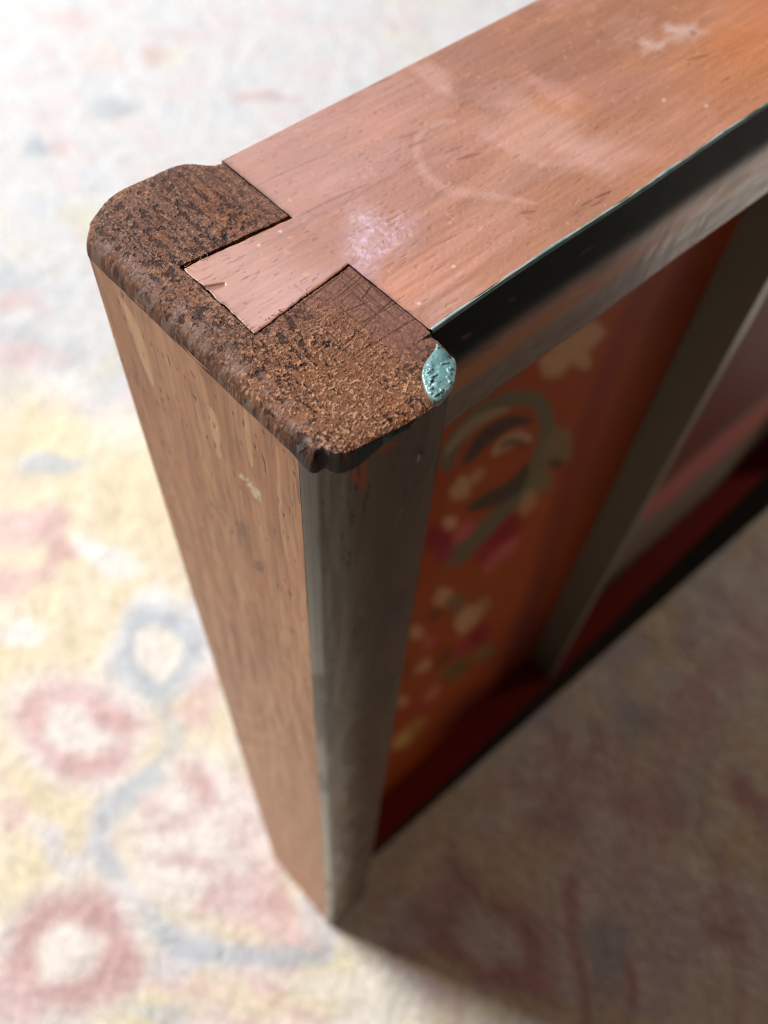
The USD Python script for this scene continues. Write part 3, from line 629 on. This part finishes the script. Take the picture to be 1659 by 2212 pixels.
    for ed, fl in ((idx[0, :], False), (idx[:, 0], True), (idx[:, -1], False)):
        top = P[ed]; low = top.copy(); low[:, 2] = -.3
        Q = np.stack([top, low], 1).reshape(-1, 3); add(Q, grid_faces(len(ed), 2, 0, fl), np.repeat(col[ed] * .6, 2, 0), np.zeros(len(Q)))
    # main board
    xs = np.r_[np.linspace(T, 2.6, 800), np.linspace(2.62, WID - T, 60)]; nx, ny = len(xs), 300
    X, U = np.meshgrid(xs, np.linspace(0, 1, ny), indexing='ij'); x, u = X.ravel(), U.ravel()
    y = front_y(x) + (1.0 - front_y(x)) * u
    P = np.stack([x, y, np.zeros_like(x)], 1)
    col, gl = colour(P, False)
    e = np.minimum(1 - y, np.where((y > .358) & (y < .64), 9, x - T + .001))
    lay(col, np.exp(-np.maximum(e, 0) / .006) * (x < T + .05) * (.35 + .6 * sst(.40, .62, fbm(P, (30, 30, 1), 3, 89))), lin(70, 42, 30))
    P[:, 2] = relief(P) - .005 * np.exp(-(1 - y) / .003) - .001
    add(P, grid_faces(nx, ny), col, gl)
    idx = np.arange(nx * ny).reshape(nx, ny)
    for ed, fl in ((idx[0, :], False), (idx[:, -1], False), (idx[:, 0], True)):
        top = P[ed]; low = top.copy(); low[:, 2] = -.54
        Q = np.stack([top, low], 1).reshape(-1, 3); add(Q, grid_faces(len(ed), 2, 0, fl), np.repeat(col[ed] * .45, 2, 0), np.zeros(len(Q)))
    # underside
    Q = np.array([[x, y, -.54] for x in (T, WID - T) for y in (.03, 1.0)]); add(Q, grid_faces(2, 2, 0, True), np.tile(lin(110, 60, 40), (4, 1)), np.zeros(4))
    return np.vstack(V), np.vstack(F), np.vstack(C), np.concatenate(G)
thing(B + 'top_board')
v, f, c, g = top_board()
put(B + 'top_board/upper_face', v, f, M_top, c, g)
def top_front():
    xs = np.r_[np.linspace(T + .003, 3.2, 420), np.linspace(3.25, WID - T, 80)]
    # profile: lip of paint on the arris, then a soft convex face
    # then a soft convex face: leaning back above, upright, turned slightly under below
    a = np.linspace(0, 1, 80); ph = np.radians(11 - 14 * sst(.15, .62, a))
    yc = np.r_[0, np.cumsum(-np.tan(ph[:-1]) * .53 * (a[1] - a[0]))]
    prof = [(.009, .0002), (.006, .0014), (.002, .0004), (-.001, -.004)] + [(-.001 + y, -.012 - .53 * t) for y, t in zip(yc, a)] + [(.03, -.55)]
    prof = np.array(prof); nx, ny = len(xs), len(prof)
    P = np.zeros((nx, ny, 3)); P[:, :, 0] = xs[:, None]
    wob = fbm(np.stack([xs, 0 * xs, 0 * xs], 1), (9, 1, 1), 4, 91) - .5
    P[:, :, 1] = prof[:, 0] + (front_y(xs) - .010)[:, None]
    P[:, 0:2, 1] += (0.012 * wob)[:, None] * [[1.0, .5]]
    P[:, :, 2] = prof[:, 1]
    P = P.reshape(-1, 3)
    P[:, 1] += (.003 * (fbm(P, (7, 1, 4), 3, 92) - .5) + .0016 * (fbm(P, (34, 1, 5), 3, 96) - .5) * sst(-.15, -.35, P[:, 2])) * (P[:, 2] < -.01)
    k = P[:, 2] < -.01
    col = np.tile(lin(10, 20, 18), (len(P), 1))
    lay(col, (~k) * 1.0, lin(150, 176, 170))
    lay(col, (~k) * sst(.5, .62, fbm(P, (30, 30, 1), 3, 93)) * .6, lin(90, 140, 130))
    tt = np.clip(-P[:, 2] / .55, 0, 1)
    lay(col, sst(.30, .50, tt + .1 * (fbm(P, (5, 1, 8), 3, 94) - .5)) * .85, lin(168, 98, 36)); lay(col, sst(.56, .70, tt) * .9, lin(96, 88, 80))  # amber band: a reflection in the glossy face, put into its colour
    q2 = P[:, [0, 2]]; rc = np.random.default_rng(11)
    for k_ in range(34):
        x0, z0 = rc.uniform(.6, 3.1), rc.uniform(-.52, -.02); near = (np.abs(q2[:, 0] - x0) < .2) & (P[:, 2] < -.008)
        if near.any():
            sub = col[near]; stroke(sub, q2[near], [(x0, z0), (x0 + rc.uniform(.01, .10), z0 + rc.uniform(-.02, .02))], rc.uniform(.003, .009), [lin(96, 60, 40), lin(120, 112, 100), lin(8, 10, 9)][k_ % 3], rc.uniform(.3, .8), .7, True); col[near] = sub
    wear = np.maximum(sst(.4, .7, fbm(P, (6, 1, 20), 3, 95)) * .3, k * (1 - sst(.26, .46, tt)))
    return P, grid_faces(nx, ny, 0, True)[:, ::-1], col, wear
v, f, c, g = top_front()
tag(put(B + 'top_board/painted_edge', v, f, M_paint, c, g), 'dark teal painted front edge of the top board with a pale chipped line')

# ---- inside: painted back panel, divider, floor board
def panel(x0, x1, nx, nz):
    X, Z = np.meshgrid(np.linspace(x0, x1, nx), np.linspace(-.52, -H + .12, nz), indexing='ij')
    P = np.stack([X.ravel(), np.full(X.size, PY), Z.ravel()], 1)
    uv = img(P) + 10 * np.stack([fbm(P, (2, 1, 1), 3, 101) - .5, fbm(P, (2, 1, 1), 3, 102) - .5], 1)
    col = np.tile(lin(160, 68, 14), (len(P), 1))
    lay(col, sst(.42, .65, fbm(P, (1.5, 1, .7), 4, 103)) * .5, lin(152, 60, 13))
    return P, uv, col, grid_faces(nx, nz)
P, uv, col, F = panel(T - .1, 4.24, 240, 500)
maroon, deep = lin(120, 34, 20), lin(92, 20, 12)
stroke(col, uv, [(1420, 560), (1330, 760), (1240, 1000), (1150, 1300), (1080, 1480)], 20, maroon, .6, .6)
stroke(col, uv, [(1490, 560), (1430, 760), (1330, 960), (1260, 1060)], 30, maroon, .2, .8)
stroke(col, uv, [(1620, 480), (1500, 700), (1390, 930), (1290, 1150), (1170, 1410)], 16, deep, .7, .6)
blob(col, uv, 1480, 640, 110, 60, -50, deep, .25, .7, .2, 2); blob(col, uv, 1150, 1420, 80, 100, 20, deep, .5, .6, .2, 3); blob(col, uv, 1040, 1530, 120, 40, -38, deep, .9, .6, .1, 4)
grey, olive, sand, crim, rose = lin(104, 98, 72), lin(86, 84, 60), lin(196, 150, 106), lin(140, 12, 36), lin(190, 88, 84)
stroke(col, uv, [(962, 1000), (985, 950), (1040, 895), (1105, 862), (1160, 870), (1182, 915), (1170, 985), (1130, 1060), (1075, 1115), (1010, 1180), (975, 1205)], 18, grey, .95, .4)
stroke(col, uv, [(960, 985), (995, 940), (1060, 895), (1105, 880)], 11, lin(156, 132, 96), .9, .5, True)
stroke(col, uv, [(1000, 1005), (1040, 955), (1095, 915), (1150, 912)], 16, lin(54, 52, 40), .9, .4, True)
stroke(col, uv, [(1065, 985), (1090, 960), (1120, 945), (1150, 950)], 14, lin(176, 142, 104), .9, .5, True)
stroke(col, uv, [(1080, 968), (1110, 955), (1140, 965)], 8, lin(60, 48, 30), .7, .5, True)
stroke(col, uv, [(1010, 1105), (1060, 1080), (1110, 1050), (1140, 1000)], 17, lin(58, 58, 40), .9, .4, True)
for cx, cy, rx, ry, an, c_, a in ((1235, 750, 62, 38, -30, sand, .95), (1195, 790, 34, 30, 0, sand, .9), (1275, 720, 34, 28, -30, sand, .9), (1215, 722, 44, 17, -38, lin(170, 130, 40), .9), (1260, 780, 20, 22, 0, sand, .8),
                                  (1205, 965, 34, 46, 20, lin(128, 112, 78), .85), (1165, 1035, 30, 38, 20, lin(120, 108, 70), .85), (1200, 1000, 18, 14, 0, lin(52, 40, 24), .7), (1140, 1085, 18, 34, 25, sand, .55),
                                  (995, 1055, 22, 32, 35, sand, .9), (1030, 1030, 14, 26, 40, sand, .6), (968, 1132, 24, 16, -40, lin(214, 160, 120), .9), (1000, 1150, 16, 36, 45, rose, .9), (945, 1165, 34, 36, -20, crim, .95), (958, 1195, 26, 24, 0, lin(150, 40, 56), .8),
                                  (1085, 1152, 46, 22, -45, crim, .95), (1050, 1190, 40, 22, -45, lin(150, 24, 40), .8), (1095, 1185, 34, 16, -45, rose, .8), (1060, 1215, 30, 16, -50, rose, .7), (1110, 1130, 20, 24, 0, crim, .7),
                                  (960, 1290, 26, 22, -40, sand, .85), (985, 1305, 24, 24, 0, lin(110, 98, 66), .8), (1012, 1335, 22, 44, 40, sand, .9), (1040, 1310, 14, 30, 40, lin(170, 130, 80), .6), (1030, 1375, 38, 18, -40, crim, .95), (1000, 1398, 24, 16, -40, lin(160, 50, 50), .8), (1045, 1410, 30, 18, -45, lin(120, 100, 52), .8),
                                  (900, 1365, 18, 18, 0, sand, .8), (925, 1385, 16, 20, 0, rose, .7), (915, 1440, 24, 12, -40, sand, .75), (985, 1445, 44, 18, -40, lin(96, 86, 52), .8), (930, 1500, 34, 12, -45, lin(190, 110, 86), .8), (895, 1530, 34, 18, -40, lin(160, 56, 44), .9), (870, 1515, 16, 14, 0, sand, .7),
                                  (890, 1575, 44, 14, -42, lin(170, 120, 56), .9), (868, 1600, 26, 16, -40, lin(200, 150, 90), .9), (940, 1330, 20, 10, -40, lin(70, 60, 36), .6), (960, 1420, 30, 12, -45, lin(70, 56, 30), .6), (880, 1450, 14, 20, 0, lin(110, 70, 30), .6)):
    blob(col, uv, cx, cy, rx * .88, ry * .88, an, c_, a, .4, .12, cx)
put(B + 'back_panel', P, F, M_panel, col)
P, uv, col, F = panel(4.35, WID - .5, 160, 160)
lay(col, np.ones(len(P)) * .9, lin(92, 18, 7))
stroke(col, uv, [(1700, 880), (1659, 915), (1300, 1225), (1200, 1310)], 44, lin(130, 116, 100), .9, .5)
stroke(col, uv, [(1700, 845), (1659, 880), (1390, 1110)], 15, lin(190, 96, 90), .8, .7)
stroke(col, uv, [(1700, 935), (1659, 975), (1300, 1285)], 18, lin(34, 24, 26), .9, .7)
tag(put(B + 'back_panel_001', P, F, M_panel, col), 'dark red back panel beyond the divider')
def painted_box(path, lo, hi, c, mat=M_paint, n=1, label=None):
    v, f = box_arrays(lo, hi)
    p = put(path, v, f, mat, np.tile(c, (8, 1)), np.zeros(8) + .3, smooth=False)
    if label: tag(p, label)
    return p
painted_box(B + 'divider', (4.24, .24, -H + .13), (4.36, PY + .04, -.545), lin(112, 110, 94))
painted_box(B + 'bottom_board', (T + .001, .201, -H - .01), (WID - T - .001, 1.0, -H + .12), lin(118, 26, 14), M_panel)
rv, rf = box_arrays((T + .001, .02, -H - .01), (WID - T - .001, .058, -H + .123))
for q in rv:
    if q[1] < .05: q[1] = .15 - .042 * (q[0] - 1)
    else: q[1] = .20
tag(put(B + 'bottom_rail', rv, rf, M_paint, np.tile(lin(34, 36, 32), (8, 1)), np.zeros(8), smooth=False))
painted_box(B + 'back_board', (T + .001, .96, -H + .13), (WID - T - .001, 1.0, -.56), lin(110, 76, 52), M_side)
painted_box(B + 'side_board_001', (WID - T, YF, -H), (WID, YB, 0), lin(150, 106, 74), M_side)
